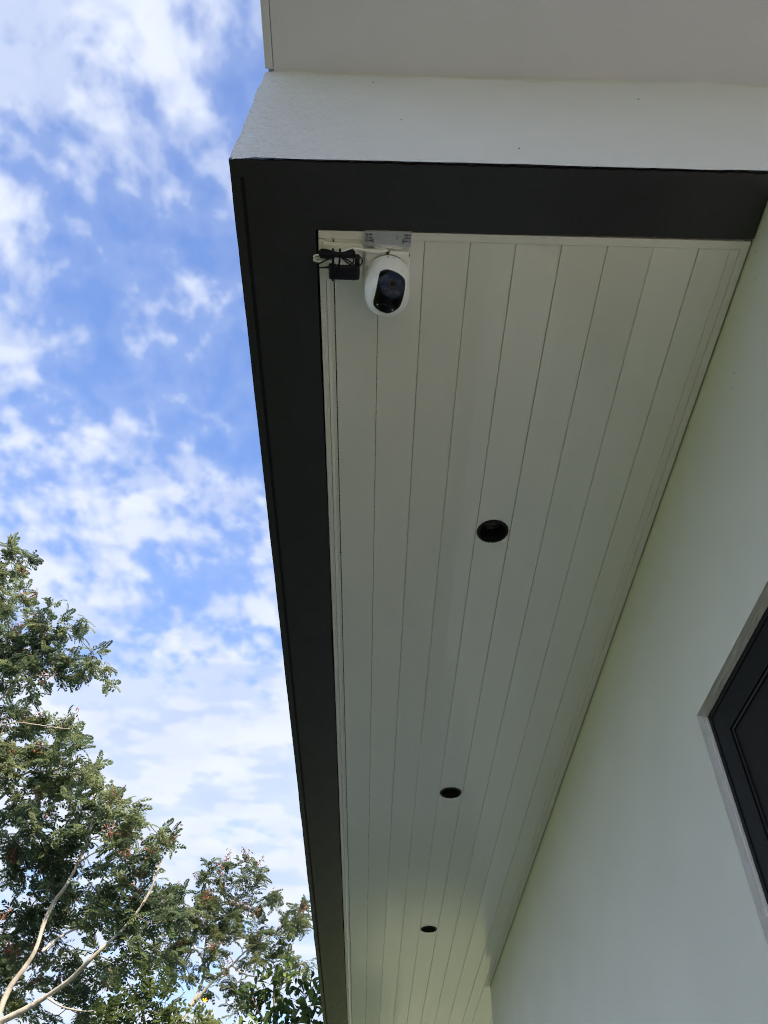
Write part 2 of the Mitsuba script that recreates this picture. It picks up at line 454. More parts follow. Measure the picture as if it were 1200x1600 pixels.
arc = from_manifold(lip - m3.Manifold.cylinder(.03, .052, .052, 96).translate([-.0015, .7290, Z - .03]) + m3.Manifold.cylinder(.0125, .0505, .0505, 96).translate([-.0015, .7290, Z - .0130]) ^ m3.Manifold.cube([.060, .0100, .03]).translate([-.0315, .7720, Z - .02]))
put(k + "__bracket__lip", arc, "white_plastic", 30)
# square base plate with a cable hole
bp = to_manifold(rbox(-.0510, .0475, .7860, .8900, Z - .0200, SZ - .0036, .004))
put(k + "__base_plate", from_manifold(bp), "white_plastic", 40)
put(k + "__base_plate__slot", boxm(-.0496, -.0486, .7856, .7930, Z - .0206, Z - .0198), "gasket")
put(k + "__base_plate__slot_001", boxm(.0452, .0466, .7856, .7945, Z - .0206, Z - .0198), "gasket")
put(k + "__neck", from_manifold(m3.Manifold.cylinder(.0026, .0470, .0470, 96).translate([-.0015, .8370, Z - .0225])), "gasket", 30)
CB = np.array([-.0010, .8405, Z - .1010])
r = .0482
shell = m3.Manifold.batch_hull([m3.Manifold.cylinder(.030, r + .0006, r + .0006, 96).translate([-.0015, .8380, Z - .0560]), m3.Manifold.sphere(r, 96).translate(CB.tolist())])
rimz = m3.Manifold.cylinder(.004, r - .0022, r + .0006, 96).translate([-.0015, .8380, Z - .0260])
put(k + "__body", from_manifold(shell), "white_plastic", 40)
put(k + "__body__collar", from_manifold(m3.Manifold.cylinder(.0034, r + .0005, r - .0012, 96).translate([-.0015, .8380, Z - .0258])), "white_plastic", 30)
Dv = np.array([.02, -.462, -.887]); Dv /= np.linalg.norm(Dv)
Uv = np.array([1.0, 0, 0]); Uv -= Dv * (Uv @ Dv); Uv /= np.linalg.norm(Uv)
Vv = np.cross(Uv, Dv)
if Vv[1] < 0:
    Vv = -Vv
M = np.stack([Uv, Vv, Dv], 1)


def stadium(grow=0.0):
    pts = np.array([(-12.5, -34), (0, -37), (19.5, -30), (27.5, -19), (24.5, 6), (17, 22), (-1, 29.5), (-21, 18), (-18, -5)]) / 744.0
    c = spline(np.vstack([pts, pts[:1]]), 90)[:-1]
    return Polygon(c).buffer(-.008).buffer(.008 + grow)


def face_prism(poly, z0=.0, z1=.09):
    t = trimesh.creation.extrude_polygon(poly.simplify(.00004), z1 - z0, engine="earcut")
    v = t.vertices @ np.eye(3)
    v[:, 2] += z0
    f = t.faces if np.linalg.det(M) > 0 else t.faces[:, ::-1]
    t = trimesh.Trimesh(v @ M.T + CB, f, process=False)
    return to_manifold(t)


def grown(g):
    return m3.Manifold.batch_hull([m3.Manifold.cylinder(.026, r + g, r + g, 96).translate([-.0015, .8380, Z - .0560]), m3.Manifold.sphere(r + g, 128).translate(CB.tolist())])


st = stadium()
put(k + "__body__brow", from_manifold((grown(.0022) - grown(-.002)) ^ face_prism(stadium(.0042))), "white_plastic", 40)
put(k + "__face", from_manifold((grown(.0032) - grown(-.001)) ^ face_prism(st)), "black_gloss", 40)
LC = np.array([613.4 - 605.5, 443.3 - 458]) / 744.0
disc = st.buffer(-.0012).intersection(Point(*(LC + [.0002, .0008])).buffer(.0272, 48))
put(k + "__face__lens_panel", from_manifold((grown(.0038) - grown(.0028)) ^ face_prism(disc)), "navy_gloss", 40)


def surf(u, v, g):
    """The point of the grown body that lies at (u, v) across the face, and the normal there."""
    rr = r + g
    w = math.sqrt(max(rr * rr - u * u - v * v, 1e-8))
    return CB + Uv * u + Vv * v + Dv * w


def stud(u, v, rad, h, g=.0038, n=20, dome=False):
    p = surf(u, v, g)
    d = (p - CB) / np.linalg.norm(p - CB)
    if dome:
        t = trimesh.creation.icosphere(3, rad)
        t.vertices[:, 2] *= h / rad
    else:
        t = trimesh.creation.cylinder(rad, 2 * h, sections=n)
    A = trimesh.geometry.align_vectors([0, 0, 1], d)
    t.apply_transform(A)
    t.apply_translation(p)
    return t


def annulus(u, v, r0, r1, h, g=.0038):
    p = surf(u, v, g)
    d = (p - CB) / np.linalg.norm(p - CB)
    t = trimesh.creation.annulus(r0, r1, 2 * h, sections=28)
    t.apply_transform(trimesh.geometry.align_vectors([0, 0, 1], d))
    t.apply_translation(p)
    return t


put(k + "__lens", cat([annulus(*LC, .0072, .0102, .0011), stud(*LC, .0074, .0006)]), "gasket", 40)
put(k + "__lens__glass", stud(*LC, .0066, .0018, dome=True), "black_gloss", True)
for u, v in ((603, 431.4), (624.2, 438.3), (600, 448.6), (621, 456)):
    kk = numbered(k + "__infrared_led")
    u, v = (u - 605.5) / 744, (v - 458) / 744
    put(kk, annulus(u, v, .0021, .0031, .0006), "led_glass", 30)
    put(kk + "__lens", stud(u, v, .0020, .0008, dome=True), "black_gloss", True)
put(k + "__status_light", stud((610 - 605.5) / 744, (455.5 - 458) / 744, .0010, .0004), "blue_lens")
for u, v in ((590.5, 474.5), (614, 482)):
    put(numbered(k + "__spotlight"), stud((u - 605.5) / 744, (v - 458) / 744, .0017, .0009, g=.0033, dome=True), "screw_metal", True)
sp = []
for s in np.linspace(-1, 1, 9):
    sp.append(surf((602.5 - 605.5 + s * 8) / 744, (477 - 458 + s * 3 - 3 * (1 - s * s)) / 744, .0033))
put(k + "__speaker_slot", tube(sp, .0009, 6), "gasket", True)
# printed mark on the side of the body, too small to read
mk = []
for ang, w, hgt in ((-91.0, .0022, .0026), (-87.4, .0022, .0026), (-82.0, .0034, .0010), (-77.5, .0034, .0010), (-73.0, .0034, .0010), (-68.8, .0026, .0010)):
    a = math.radians(ang)
    t = trimesh.creation.box([.0004, w, hgt])
    t.apply_transform(trimesh.transformations.rotation_matrix(a, [0, 0, 1]))
    t.apply_translation([-.0015 + (r + .0008) * math.cos(a), .8380 + (r + .0008) * math.sin(a), Z - .0345])
    mk.append(t)
put(k + "__printed_mark", cat(mk), "slate_plastic")

k = "power_adapter"
labels[k] = {"label": "black power adapter with its cord bundled in a bow and strapped on top", "category": "power adapter"}
put(k + "__body", rbox(-.1285, -.0618, .7985, .8335, Z - .0625, Z - .0300, .006, 8), "black_plastic", 40)
put(k + "__plug_pin", rbox(-.1000, -.0700, .8080, .8240, Z - .0305, Z - .0143, .002), "black_plastic", 40)
put(k + "__plug_shoulder", rbox(-.0712, -.0616, .7830, .7990, Z - .0600, Z - .0350, .003, 6), "black_plastic", 40)
bow = []
brng = np.random.default_rng(5)
for i in range(11):
    o = (i - 5) / 5
    dz = float(brng.uniform(-.006, .006))
    sp_ = spline([(-.1440 - .002 * (1 - o * o), .7755 + .0080 * o, Z - .0570 + dz), (-.1310, .7755 + .0086 * o, Z - .0590 + dz), (-.1120, .7748 + .0046 * o, Z - .0610 + dz * .5),
                  (-.0960, .7745 + .0044 * o, Z - .0610 + dz * .5), (-.0840, .7742 + .0066 * o, Z - .0590 + dz), (-.0740 + .001 * o, .7742 + .0088 * o, Z - .0570 + dz)], 22)
    bow.append(tube(sp_, .0019, 7))
for i in range(6):
    o = .45 + .5 * i / 5
    for x, s in ((-.1440, -1), (-.0745, 1)):
        zc = Z - .0570
        ang = np.linspace(-np.pi / 2, np.pi / 2, 9)
        bow.append(tube([(x + s * .0028 * math.cos(a), .7750 + .0082 * o * math.sin(a), zc + .004 * (o - .7)) for a in ang], .0019, 7))
put(k + "__cord_bundle", cat(bow), "cord_rubber", True)
for pts in ([(-.0775, .774, 3.2081), (-.0666, .7742, 3.2061), (-.057, .7811, 3.2061), (-.0557, .7897, 3.2061), (-.0612, .7982, 3.2081), (-.0694, .797, 3.2041), (-.0829, .7866, 3.2041), (-.0965, .7793, 3.2061)],
            [(-.0789, .7769, 3.2081), (-.0733, .782, 3.2041), (-.0761, .7908, 3.2041), (-.0831, .7949, 3.2061), (-.0911, .7869, 3.2041), (-.1006, .7794, 3.2061)],
            [(-.1157, .7808, 3.2081), (-.1321, .7861, 3.2061), (-.146, .7938, 3.2061), (-.1558, .795, 3.2081), (-.1569, .8019, 3.2101), (-.1497, .8071, 3.2121), (-.136, .8072, 3.2131), (-.1281, .8087, 3.2181)]):
    put(numbered(k + "__cord_loop"), tube(spline(pts, 36), .0016, 8), "cord_rubber", True)
put(k + "__strain_relief", tube([(-.1380, .8072, 3.2130), (-.1275, .8085, 3.2175)], [.0021, .0030], 10), "black_plastic", True)


def strap(pts, w, th=.0011):
    s = spline(pts, 26)
    L = np.stack([s + [-w / 2, 0, 0], s + [w / 2, 0, 0]], 1)
    off = np.array([0, 0, th])
    v = np.concatenate([L[:, 0], L[:, 1], L[:, 1] + off, L[:, 0] + off])
    n = len(s)
    f = []
    for a in range(4):
        b = (a + 1) % 4
        for i in range(n - 1):
            f += [[a * n + i, b * n + i, b * n + i + 1], [a * n + i, b * n + i + 1, a * n + i + 1]]
    f += [[0, n, 2 * n], [0, 2 * n, 3 * n], [n - 1, 3 * n - 1, 2 * n - 1], [n - 1, 4 * n - 1, 3 * n - 1]]
    return trimesh.Trimesh(v, f, process=False)


for pts, w in (([(-.1180, .7660, Z - .0500), (-.1180, .7672, Z - .0640), (-.1178, .7760, Z - .0665), (-.1176, .7895, Z - .0655), (-.1184, .8100, Z - .0650), (-.1192, .8325, Z - .0640), (-.1195, .8350, Z - .0560)], .0048),
               ([(-.1030, .7660, Z - .0500), (-.1030, .7675, Z - .0640), (-.1032, .7760, Z - .0668), (-.1047, .7960, Z - .0662), (-.1075, .8120, Z - .0652), (-.1100, .8240, Z - .0650)], .0044)):
    put(numbered(k + "__tie_strap"), strap(pts, w), "cord_rubber", 30)

k = "white_cable"
labels[k] = {"label": "white cable running from the security camera to a white plug behind the black cord", "category": "cable"}
for pts in ([(-.0018, .7830, 3.2500), (-.0022, .7806, 3.2460), (-.0058, .7800, 3.2425), (-.021, .7829, 3.2410), (-.0444, .7794, 3.2381), (-.0672, .7701, 3.2271), (-.0848, .7714, 3.2221), (-.1082, .7777, 3.2221), (-.1384, .7822, 3.2221), (-.155, .7839, 3.2221), (-.1601, .7879, 3.2231), (-.1555, .7911, 3.2241), (-.1336, .7915, 3.2261)],
            [(-.0040, .7830, 3.2520), (-.0066, .7800, 3.2470), (-.0266, .7806, 3.2450), (-.0512, .7751, 3.2350), (-.0754, .7684, 3.2260), (-.1057, .7796, 3.2270), (-.139, .7921, 3.2254), (-.1557, .7931, 3.2255), (-.1605, .7957, 3.2241), (-.1557, .7978, 3.2231), (-.143, .7964, 3.2201), (-.1305, .7963, 3.2181)]):
    put(numbered(k + "__strand"), tube(spline(pts, 70), .0023, 10), "cable_white", True)
put(k + "__sleeve_hole", tube([(-.0018, .7850, Z - .0160), (-.0018, .7848, Z - .0215)], .0042, 20), "gasket", 30)
plug = []
for i in range(5):
    x = -.1300 + i * .0030
    plug.append(tube([(x, .7965, Z - .0500), (x + .0017, .7965, Z - .0500)], .0034 + .0004 * i, 12))
plug.append(tube([(-.1330, .7965, Z - .0500), (-.1150, .7967, Z - .0500)], .0026, 10))
put(k + "__plug_boot", cat(plug), "cable_white", 40)
pl = m3.Manifold.batch_hull([m3.Manifold.sphere(.0016, 16).translate(p) for p in [(-.1160, .7930, Z - .0480), (-.1160, .8000, Z - .0480), (-.1160, .7930, Z - .0530), (-.1160, .8000, Z - .0530), (-.1040, .7880, Z - .0170), (-.1040, .7970, Z - .0170), (-.1040, .7880, Z - .0560), (-.1040, .8035, Z - .0560),
                                                                          (-.0730, .7880, Z - .0170), (-.0730, .7970, Z - .0170), (-.0730, .7880, Z - .0560), (-.0730, .8035, Z - .0560)]])
put(k + "__plug", from_manifold(pl), "white_plastic", 40)

# ------------------------------------------------------------------ trees
def strip_leaflet(p, d, side, length, width, curl):
    """A narrow leaflet as two quads along d, folded a little."""
    d = np.asarray(d) / np.linalg.norm(d)
    n = np.array([0, 0, 1.0])
    w = np.cross(n, d)
    w /= np.linalg.norm(w)
    mid = p + d * length * .5 + n * curl * .3
    end = p + d * length - n * curl
    return [p, mid + w * width / 2, end, mid - w * width / 2]


def frond(length=.32, pairs=8, pin=.10, width=.026, droop=.25, seed=0):
    """A feathery compound leaf along +x: rows of narrow pinnae on a drooping stalk."""
    g = np.random.default_rng(seed)
    v, f = [], []
    def at(t):
        return np.array([length * t * (1 - .12 * t), 0, -droop * length * t * t])
    def quad(q):
        b = len(v)
        v.extend(q)
        f.extend([[b, b + 1, b + 2], [b, b + 2, b + 3]])
    for i in range(5):
        a, b = at(i / 5), at((i + 1) / 5)
        quad([a + [0, .002, 0], a - [0, .002, 0], b - [0, .0015, 0], b + [0, .0015, 0]])
    for i in range(pairs):
        t = .12 + .86 * i / (pairs - 1)
        s = math.sin(math.pi * (.18 + .72 * (i + .5) / pairs)) ** .7
        for side in (-1, 1):
            a = math.radians(62 - 28 * t + g.uniform(-9, 9))
            d = np.array([math.cos(a), side * math.sin(a), -.18 - .3 * droop + g.uniform(-.16, .16)])
            quad(strip_leaflet(at(t), d, side, pin * s * g.uniform(.85, 1.1), width * g.uniform(.85, 1.15), pin * .12))
    quad(strip_leaflet(at(1.0), np.array([1, 0, -.3]), 1, pin * .6, width, .01))
    return np.array(v), np.array(f)


def obovate(length=.10, width=.042):
    """A broad leaf, widest near its tip, folded along the midrib."""
    xs = np.array([0, .25, .5, .72, .9, 1.0]) * length
    ws = np.array([.04, .22, .40, .50, .36, .05]) * width
    zz = -.10 * length * (xs / length) ** 2
    v = [[x, 0, z] for x, z in zip(xs, zz)] + [[x, w, z + w * .35] for x, w, z in zip(xs, ws, zz)] + [[x, -w, z + w * .35] for x, w, z in zip(xs, ws, zz)]
    f = []
    for i in range(5):
        f += [[i, i + 1, 6 + i + 1], [i, 6 + i + 1, 6 + i], [i, 12 + i, 12 + i + 1], [i, 12 + i + 1, i + 1]]
    return np.array(v), np.array(f)


def frames(direction, up, roll):
    """Rotation matrices whose x axis is direction and whose z axis is near up, rolled."""
    x = direction / np.linalg.norm(direction, axis=1, keepdims=True)
    y = np.cross(up, x)
    y /= np.linalg.norm(y, axis=1, keepdims=True) + 1e-9
    z = np.cross(x, y)
    c, s = np.cos(roll)[:, None], np.sin(roll)[:, None]
    return np.stack([x, y * c + z * s, z * c - y * s], 2)


def spread(tmpl, R_, P_, S_):
    v, f = tmpl
    vs = np.einsum("kij,nj->kni", R_ * S_[:, None, None], v) + P_[:, None]
    fs = f[None] + (np.arange(len(P_)) * len(v))[:, None, None]
    return vs.reshape(-1, 3), fs.reshape(-1, 3)


def limb_paths(limbs, g, wob=.03):
    out = []
    for r0, r1, pts in limbs:
        p = spline(pts, 7 * len(pts))
        w = (meshkit.fbm(p * 2.2 + g.uniform(0, 50), 3, 3)[:, None] - .5) * wob
        p = p + w * g.normal(0, 1, 3)
        out.append((p, np.linspace(r0, r1, len(p)) * (1 + .10 * np.sin(np.linspace(0, 17, len(p))))))
    return out


def tree(key, label, limbs, blobs, base, trunk_r, seed, templates, colors, leaf_bsdf, density, per_spray, scale, bark, spray_up=.35, n_leaf=300, pods=0, twig_r=.006, group=None, leaf_part="leaf"):
    g = np.random.default_rng(seed)
    labels[key] = {"label": label, "category": "tree"}
    L = limb_paths(limbs, g)
    fork = np.array(limbs[0][2][0])
    base = np.array(base, float)
    tp = spline([base, base * .6 + fork * .4 + [.1, .05, 0], base * .25 + fork * .75 + [.04, .1, 0], fork], 16)
    put(key + "__trunk", tube(tp, np.linspace(trunk_r * 1.2, trunk_r * .7, 16), 12), bark, True)
    for p, rr in L:
        put(numbered(key + "__branch"), tube(p, rr * .38, 9), bark, True)
    # twigs: from the nearest limb to every spray of leaves
    nodes = np.vstack([p for p, _ in L])
    C, O = [], []
    for x, y, z, rad in blobs:
        n = max(3, int(density * rad * rad * 100))
        d = g.normal(0, 1, (n, 3))
        d /= np.linalg.norm(d, axis=1, keepdims=True)
        rr = rad * g.uniform(.15, 1.0, n) ** .45
        q = np.array([x, y, z]) + d * rr[:, None] * [1, 1.25, .88]
        C.append(q)
        O.append(d)
    C, O = np.vstack(C), np.vstack(O)
    tw = []
    order = np.argsort(np.min(np.linalg.norm(C[:, None] - nodes[None, ::3], axis=2), axis=1))
    pool = nodes.copy()
    for i in order:
        q = C[i]
        dist = np.linalg.norm(pool - q, axis=1)
        a = pool[np.argmin(dist + .6 * np.maximum(pool[:, 2] - q[2], 0))]
        mid = (a + q) / 2 + g.normal(0, .06, 3) * np.linalg.norm(q - a) + [0, 0, -.05 * np.linalg.norm(q - a)]
        s = spline([a, mid, q], 6)
        ln = np.linalg.norm(q - a)
        tw.append(tube(s, np.linspace(min(twig_r * (.6 + 1.2 * ln), .016), twig_r * .45, 6), 4, False))
        pool = np.vstack([pool, s[2:5]])
    put(key + "__twigs", cat(tw), "twig_bark", True)
    labels[key + "__twigs"] = {"label": "thin brown twigs", "kind": "stuff"}
    # leaves
    n = len(C) * per_spray
    idx = np.repeat(np.arange(len(C)), per_spray)
    dirs = O[idx] * .55 + g.normal(0, .75, (n, 3))
    dirs[:, 2] = dirs[:, 2] * .55 + spray_up * .5 - .1
    up = np.tile([0, 0, 1.0], (n, 1)) + g.normal(0, .30, (n, 3))
    Rm = frames(dirs, up, g.normal(0, .8, n))
    pos = C[idx] + g.normal(0, .05 * scale, (n, 3))
    S = scale * g.uniform(.72, 1.15, n)
    vi = g.integers(0, len(templates), n)
    tone = meshkit.fbm(C * 1.3, 3, seed)[idx]
    pick = np.clip((tone - .5) * 5 + .5 + g.normal(0, .45, n), 0, .999)
    ci = (pick * len(colors)).astype(int)
    # the leaves nearest the viewer's side of the crown are entries of their own
    seen = ((pos - CAM) @ VIEW.T)
    px, py = 600 + FOCAL * seen[:, 0] / seen[:, 2], 800 + FOCAL * seen[:, 1] / seen[:, 2]
    inside = (px > 5) & (px < 495) & (py < 1590)
    rank = np.where(inside, np.linalg.norm(pos - CAM, axis=1), 1e9)
    near = np.argsort(rank)[:min(n_leaf, int(inside.sum()))]
    rest = np.setdiff1d(np.arange(n), near)
    V, F, K, at = [], [], [], 0
    for t in range(len(templates)):
        sel = rest[vi[rest] == t]
        v, f = spread(templates[t], Rm[sel], pos[sel], S[sel])
        col = np.asarray(colors)[ci[sel]] * g.uniform(.75, 1.35, (len(sel), 1))
        V.append(v); F.append(f + at); K.append(np.repeat(col, len(templates[t][0]), 0)); at += len(v)
    if at:
        put(key + "__foliage", (np.vstack(V), np.vstack(F)), leaf_bsdf, color=np.vstack(K))
        labels[key + "__foliage"] = {"label": "mass of leaves of the crown", "kind": "stuff"}
    plys = {(t, c): mikit.ply(templates[t], leaf_bsdf, color=np.tile(colors[c], (len(templates[t][0]), 1))) for t in range(len(templates)) for c in range(len(colors))}
    for i in near:
        m = np.eye(4)
        m[:3, :3], m[:3, 3] = Rm[i] * S[i], pos[i]
        scene[numbered(f"{key}__{leaf_part}")] = {**plys[(vi[i], ci[i])], "to_world": T(m.tolist())}
    # rusty clusters of pods at twig ends
    if pods:
        w = np.where((np.arange(len(C)) >= 0), .3 + np.clip(O[:, 2], 0, 1) + .4 * np.clip(-O[:, 1], 0, 1), 0)
        for i in g.choice(len(C), pods, replace=False, p=w / w.sum()):
            parts = []
            o = O[i] + [0, 0, .6]
            o /= np.linalg.norm(o)
            p0 = C[i]
            tall = float(g.uniform(.16, .34))
            p1 = p0 + o * tall
            parts.append(tube([p0, (p0 + p1) / 2 + g.normal(0, .015, 3), p1], [.005, .004, .002], 4))
            for j in range(int(g.integers(7, 16))):
                s = g.uniform(.25, 1.0)
                a = p0 + (p1 - p0) * s
                e = a + g.normal(0, .045, 3) - [0, 0, .01]
                parts.append(tube([a, e], .0016, 3, False))
                sp_ = trimesh.creation.icosphere(0, 1.0)
                sp_.vertices *= [.030, .011, .006]
                sp_.apply_transform(trimesh.transformations.random_rotation_matrix(g.random(3)))
                sp_.apply_translation(e)
                parts.append(sp_)
            put(numbered(key + "__pod_cluster"), cat(parts), "pod")


FR = [frond(.28, 6, .100, .046, .40, 1), frond(.24, 5, .090, .044, .60, 2), frond(.31, 7, .095, .042, .28, 3)]
FEATHER_GREEN = [(0.068, 0.101, 0.064), (0.093, 0.14, 0.081), (0.121, 0.177, 0.095), (0.152, 0.21, 0.109), (0.193, 0.236, 0.129)]
SECOND_GREEN = [(0.087, 0.121, 0.068), (0.121, 0.163, 0.084), (0.152, 0.197, 0.098), (0.183, 0.222, 0.113)]
YOUNG_GREEN = [(0.078, 0.11, 0.043), (0.107, 0.148, 0.055), (0.14, 0.188, 0.069), (0.174, 0.2, 0.076)]
BROAD_GREEN = [(0.051, 0.084, 0.033), (0.072, 0.117, 0.043), (0.107, 0.166, 0.053), (0.168, 0.231, 0.077)]
FEATHER_LIMBS = [(0.085,0.035,[[-4.34,10.8,4.18],[-4.3,10.8,4.55],[-4.17,10.75,4.78],[-4.09,10.7,4.98],[-4.08,10.7,5.32],[-4.01,10.65,5.53],[-3.93,10.6,5.67],[-3.85,10.6,5.97],[-3.77,10.5,6.25],[-3.84,10.5,6.79],[-4.03,10.4,7.3]]),
(0.095,0.03,[[-4.34,10.8,4.18],[-4.06,10.7,4.28],[-3.77,10.6,4.42],[-3.49,10.45,4.57],[-3.28,10.3,4.73],[-3.12,10.25,4.88],[-2.93,10.2,5.07],[-2.72,10.1,5.39],[-2.62,10.0,5.77]]),
(0.045,0.02,[[-4.01,10.7,4.93],[-3.87,10.75,5.11],[-3.71,10.8,5.23],[-3.54,10.9,5.31],[-3.37,11.1,5.59],[-3.23,11.2,6.05]]),
(0.13,0.03,[[-4.34,10.8,4.18],[-4.98,11.0,5.06],[-5.72,11.1,6.21],[-6.48,11.1,7.73],[-6.83,11.0,9.03],[-6.91,10.9,10.28],[-6.79,10.8,11.08],[-6.7,10.7,11.49]]),
(0.075,0.02,[[-5.74,11.1,6.25],[-5.55,11.0,6.76],[-5.28,10.8,6.93],[-5.09,10.7,7.12],[-4.96,10.65,7.24],[-4.57,10.5,7.21],[-4.21,10.4,7.3]]),
(0.06,0.015,[[-6.5,11.1,7.79],[-6.15,11.0,8.34],[-5.86,10.8,8.53],[-5.67,10.7,8.79],[-5.49,10.6,8.92],[-5.32,10.5,9.41],[-5.06,10.4,9.66]]),
(0.03,0.012,[[-5.65,10.7,8.81],[-5.32,10.6,8.85],[-4.87,10.5,8.79],[-4.36,10.4,8.81]]),
(0.035,0.012,[[-6.19,11.1,7.13],[-5.81,10.6,7.78],[-5.26,10.2,7.75],[-4.98,10.1,7.7],[-4.74,10.1,7.68],[-4.32,10.1,7.62]]),
(0.03,0.012,[[-3.85,10.6,5.97],[-3.69,10.4,5.96],[-3.57,10.3,5.98],[-3.37,10.2,6.0],[-3.14,10.2,6.22],[-2.91,10.2,6.31]]),
(0.04,0.015,[[-6.48,11.1,7.73],[-7.45,11.4,8.44],[-8.25,11.6,8.66]]),
(0.06,0.015,[[-4.98,11.0,5.06],[-6.03,11.4,5.64],[-7.29,11.8,6.11]]),
(0.05,0.015,[[-4.34,10.8,4.18],[-4.6,10.3,4.31],[-5.12,10.0,4.6],[-5.64,9.8,4.65]]),
(0.035,0.012,[[-3.77,10.6,4.42],[-3.49,10.5,4.29],[-3.16,10.4,4.24],[-2.96,10.4,4.3]])]
FEATHER_BLOBS = [[-6.76,10.8,11.31,0.42],[-6.91,10.9,10.71,0.51],[-6.16,10.6,10.26,0.3],[-5.35,10.5,9.67,0.38],[-5.02,10.4,9.77,0.23],[-5.46,10.6,9.29,0.37],[-4.72,10.4,9.1,0.32],[-4.23,10.3,8.72,0.25],[-6.06,10.8,9.52,0.27],[-6.35,10.9,9.23,0.52],[-5.49,10.7,8.69,0.36],[-4.96,10.5,8.84,0.22],[-5.71,10.8,8.12,0.49],[-4.66,10.5,7.94,0.3],[-4.97,10.6,7.75,0.39],[-4.33,10.4,7.47,0.22],[-5.21,10.7,7.34,0.46],[-4.47,10.5,7.2,0.32],[-4.01,10.4,7.28,0.2],[-4.72,10.7,6.96,0.38],[-4.05,10.5,6.92,0.35],[-3.65,10.4,6.91,0.19],[-3.4,10.3,6.5,0.31],[-2.94,10.2,6.21,0.28],[-2.62,10.1,5.94,0.19],[-4.18,10.6,6.46,0.48],[-4.89,10.9,6.5,0.49],[-3.57,10.5,6.17,0.39],[-3.03,10.3,5.81,0.34],[-2.65,10.2,5.54,0.25],[-4.73,11.5,6.05,0.52],[-4.02,11.3,5.9,0.5],[-3.22,10.6,5.41,0.4],[-2.71,10.3,5.23,0.31],[-2.44,10.2,5.25,0.19],[-4.93,11.9,5.51,0.46],[-4.26,11.8,5.41,0.37],[-3.49,11.3,4.93,0.29],[-2.85,10.4,4.88,0.3],[-2.54,10.2,4.87,0.21],[-4.52,11.6,4.84,0.37],[-3.82,11.4,4.48,0.33],[-4.58,11.7,4.47,0.36],[-3.28,11.0,4.42,0.28],[-7.25,11.0,9.79,0.65],[-7.02,11.2,8.1,0.84],[-6.63,11.4,6.4,0.9],[-5.3,10.8,4.84,0.7],[-7.91,11.6,7.76,0.89],[-6.76,11.2,5.39,0.83]]
SECOND_LIMBS = [(0.075,0.03,[[-3.07,14.5,4.79],[-2.92,14.5,5.13],[-2.82,14.5,5.4],[-2.74,14.5,5.63],[-2.7,14.5,5.86],[-2.75,14.5,6.05],[-2.97,14.4,6.26],[-3.21,14.3,6.52]]),
(0.065,0.02,[[-2.81,14.5,5.38],[-2.62,14.4,5.6],[-2.4,14.3,5.79],[-2.2,14.2,5.92],[-2.01,14.1,6.08],[-1.66,14.0,6.28],[-1.4,14.0,6.52]]),
(0.045,0.015,[[-2.71,14.5,5.81],[-2.61,14.6,6.18],[-2.47,14.6,6.48],[-2.32,14.6,6.9],[-2.21,14.6,7.39]]),
(0.035,0.012,[[-2.23,14.2,5.89],[-2.01,14.1,5.74],[-1.74,14.0,5.68],[-1.39,13.9,5.73],[-0.99,13.8,5.87]]),
(0.04,0.012,[[-2.75,14.5,6.05],[-2.8,14.6,6.48],[-2.92,14.7,6.98],[-2.9,14.7,7.47]]),
(0.03,0.01,[[-2.94,14.4,6.25],[-3.18,14.3,6.35],[-3.33,14.2,6.23]])]
SECOND_BLOBS = [[-2.89,14.7,7.45,0.3],[-2.22,14.6,7.47,0.3],[-3.13,14.6,7.08,0.29],[-2.65,14.7,7.02,0.34],[-2.0,14.5,7.09,0.27],[-2.92,14.5,6.64,0.39],[-2.43,14.6,6.64,0.33],[-3.2,14.3,6.47,0.32],[-1.96,14.3,6.44,0.26],[-1.41,14.0,6.65,0.3],[-1.45,14.0,6.28,0.23],[-1.2,13.9,6.37,0.21],[-2.95,14.4,6.16,0.32],[-2.45,14.5,6.25,0.26],[-1.95,14.2,6.09,0.23],[-1.64,14.0,5.92,0.2],[-1.02,13.9,5.88,0.2],[-1.24,13.9,5.8,0.2],[-2.33,14.4,5.61,0.25],[-3.04,14.4,5.82,0.25],[-2.04,14.3,5.45,0.24],[-3.31,14.3,6.07,0.25]]
YOUNG_LIMBS = [(0.05,0.02,[[-2.05,9.2,3.31],[-2.15,9.2,3.62],[-2.24,9.2,3.89],[-2.35,9.2,4.08],[-2.48,9.2,4.2]]),
(0.035,0.012,[[-2.19,9.2,3.72],[-2.03,9.1,3.87],[-1.91,9.0,3.98],[-1.83,9.0,4.07]]),
(0.03,0.01,[[-2.15,9.2,3.62],[-2.37,9.1,3.72],[-2.55,9.0,3.78]])]
YOUNG_BLOBS = [[-2.46,9.2,4.14,0.18],[-2.18,9.1,4.05,0.18],[-1.92,9.0,3.94,0.16],[-2.48,9.1,3.88,0.19],[-1.66,8.9,3.85,0.15],[-2.17,9.1,3.81,0.23],[-1.77,9.0,3.74,0.21],[-2.58,9.0,3.75,0.16],[-1.5,8.9,3.71,0.16],[-2.05,9.1,3.54,0.28]]
BROAD_LIMBS = [(0.045,0.02,[[-0.66,7.6,2.95],[-0.7,7.6,3.24],[-0.76,7.6,3.47],[-0.8,7.6,3.65],[-0.81,7.6,3.82]]),
(0.03,0.012,[[-0.71,7.6,3.29],[-0.61,7.5,3.49],[-0.53,7.5,3.63],[-0.46,7.4,3.7]]),
(0.03,0.012,[[-0.72,7.6,3.33],[-0.88,7.6,3.51],[-0.98,7.6,3.65],[-1.04,7.6,3.72]])]
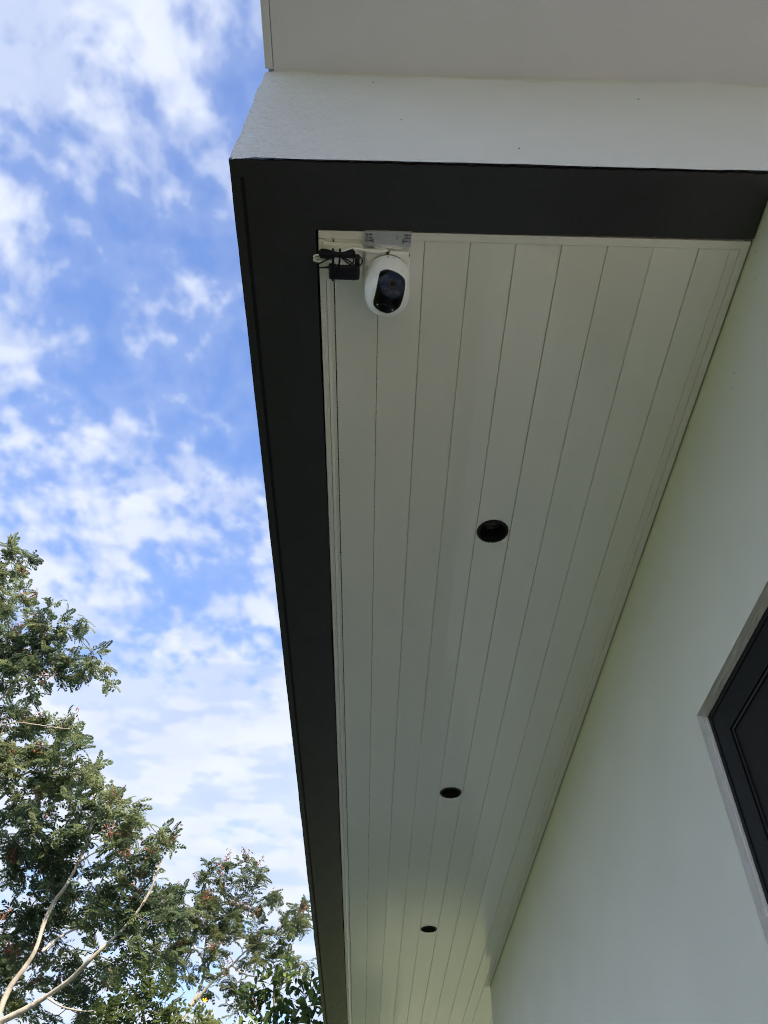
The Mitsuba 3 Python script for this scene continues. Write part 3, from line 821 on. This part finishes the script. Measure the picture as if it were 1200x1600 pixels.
BROAD_BLOBS = [[-0.81,7.6,3.84,0.11],[-0.95,7.6,3.71,0.13],[-0.69,7.6,3.75,0.14],[-0.53,7.5,3.69,0.11],[-0.81,7.6,3.58,0.15],[-0.6,7.5,3.54,0.14],[-0.45,7.4,3.52,0.09],[-1.0,7.6,3.55,0.1],[-0.81,7.6,3.37,0.19],[-0.54,7.5,3.36,0.15],[-1.05,7.6,3.41,0.13]]
FLOWER = (-1.5923, 8.8, 3.9394)
tree("feathery_tree", "tall feathery-leaved tree with pale branches and rusty pod clusters at the left edge", FEATHER_LIMBS, FEATHER_BLOBS, (FEATHER_LIMBS[0][2][0][0] - .25, 10.9, 0), .17, 1, FR, FEATHER_GREEN, "leaf", .85, 12, .72, "bark", pods=150, twig_r=.0075)
tree("feathery_tree_001", "smaller airy feathery-leaved tree behind, between the tall tree and the dark eave", SECOND_LIMBS, SECOND_BLOBS, (SECOND_LIMBS[0][2][0][0] - .1, 14.6, 0), .11, 2, FR, SECOND_GREEN, "leaf", .95, 12, .66, "bark", pods=34, twig_r=.007)
tree("young_tree", "low yellow-green tree with a yellow blossom below the tall feathery tree", YOUNG_LIMBS, YOUNG_BLOBS, (YOUNG_LIMBS[0][2][0][0], 9.2, 0), .07, 3, [frond(.22, 5, .080, .042, .3, 4), frond(.19, 4, .075, .044, .45, 5)], YOUNG_GREEN, "leaf", .70, 8, .9, "dark_bark")
tree("broad_leaved_tree", "dark glossy broad-leaved tree against the lower end of the eave", BROAD_LIMBS, BROAD_BLOBS, (BROAD_LIMBS[0][2][0][0], 7.6, 0), .06, 4, [obovate(.095, .042), obovate(.078, .038)], BROAD_GREEN, "glossy_leaf", 1.9, 13, 1.0, "dark_bark", spray_up=1.9)
# the yellow blossom on the young tree
fl = []
for i in range(5):
    a = i * 2 * math.pi / 5
    pts = [np.array([0, 0, 0]), np.array([.03 * math.cos(a - .4), .03 * math.sin(a - .4), .012]), np.array([.04 * math.cos(a), .04 * math.sin(a), .02]), np.array([.03 * math.cos(a + .4), .03 * math.sin(a + .4), .012])]
    fl.append(trimesh.Trimesh([*pts, *[q + [0, 0, -.003] for q in pts]], [[0, 1, 2], [0, 2, 3], [4, 6, 5], [4, 7, 6], [1, 5, 6], [1, 6, 2], [2, 6, 7], [2, 7, 3]], process=False))
m = cat(fl)
m.apply_scale(.7)
m.apply_transform(trimesh.transformations.rotation_matrix(1.1, [1, 0, 0]))
m.apply_translation(FLOWER)
put("young_tree__blossom", m, "petal")
labels["young_tree__blossom"] = {"label": "single yellow blossom"}
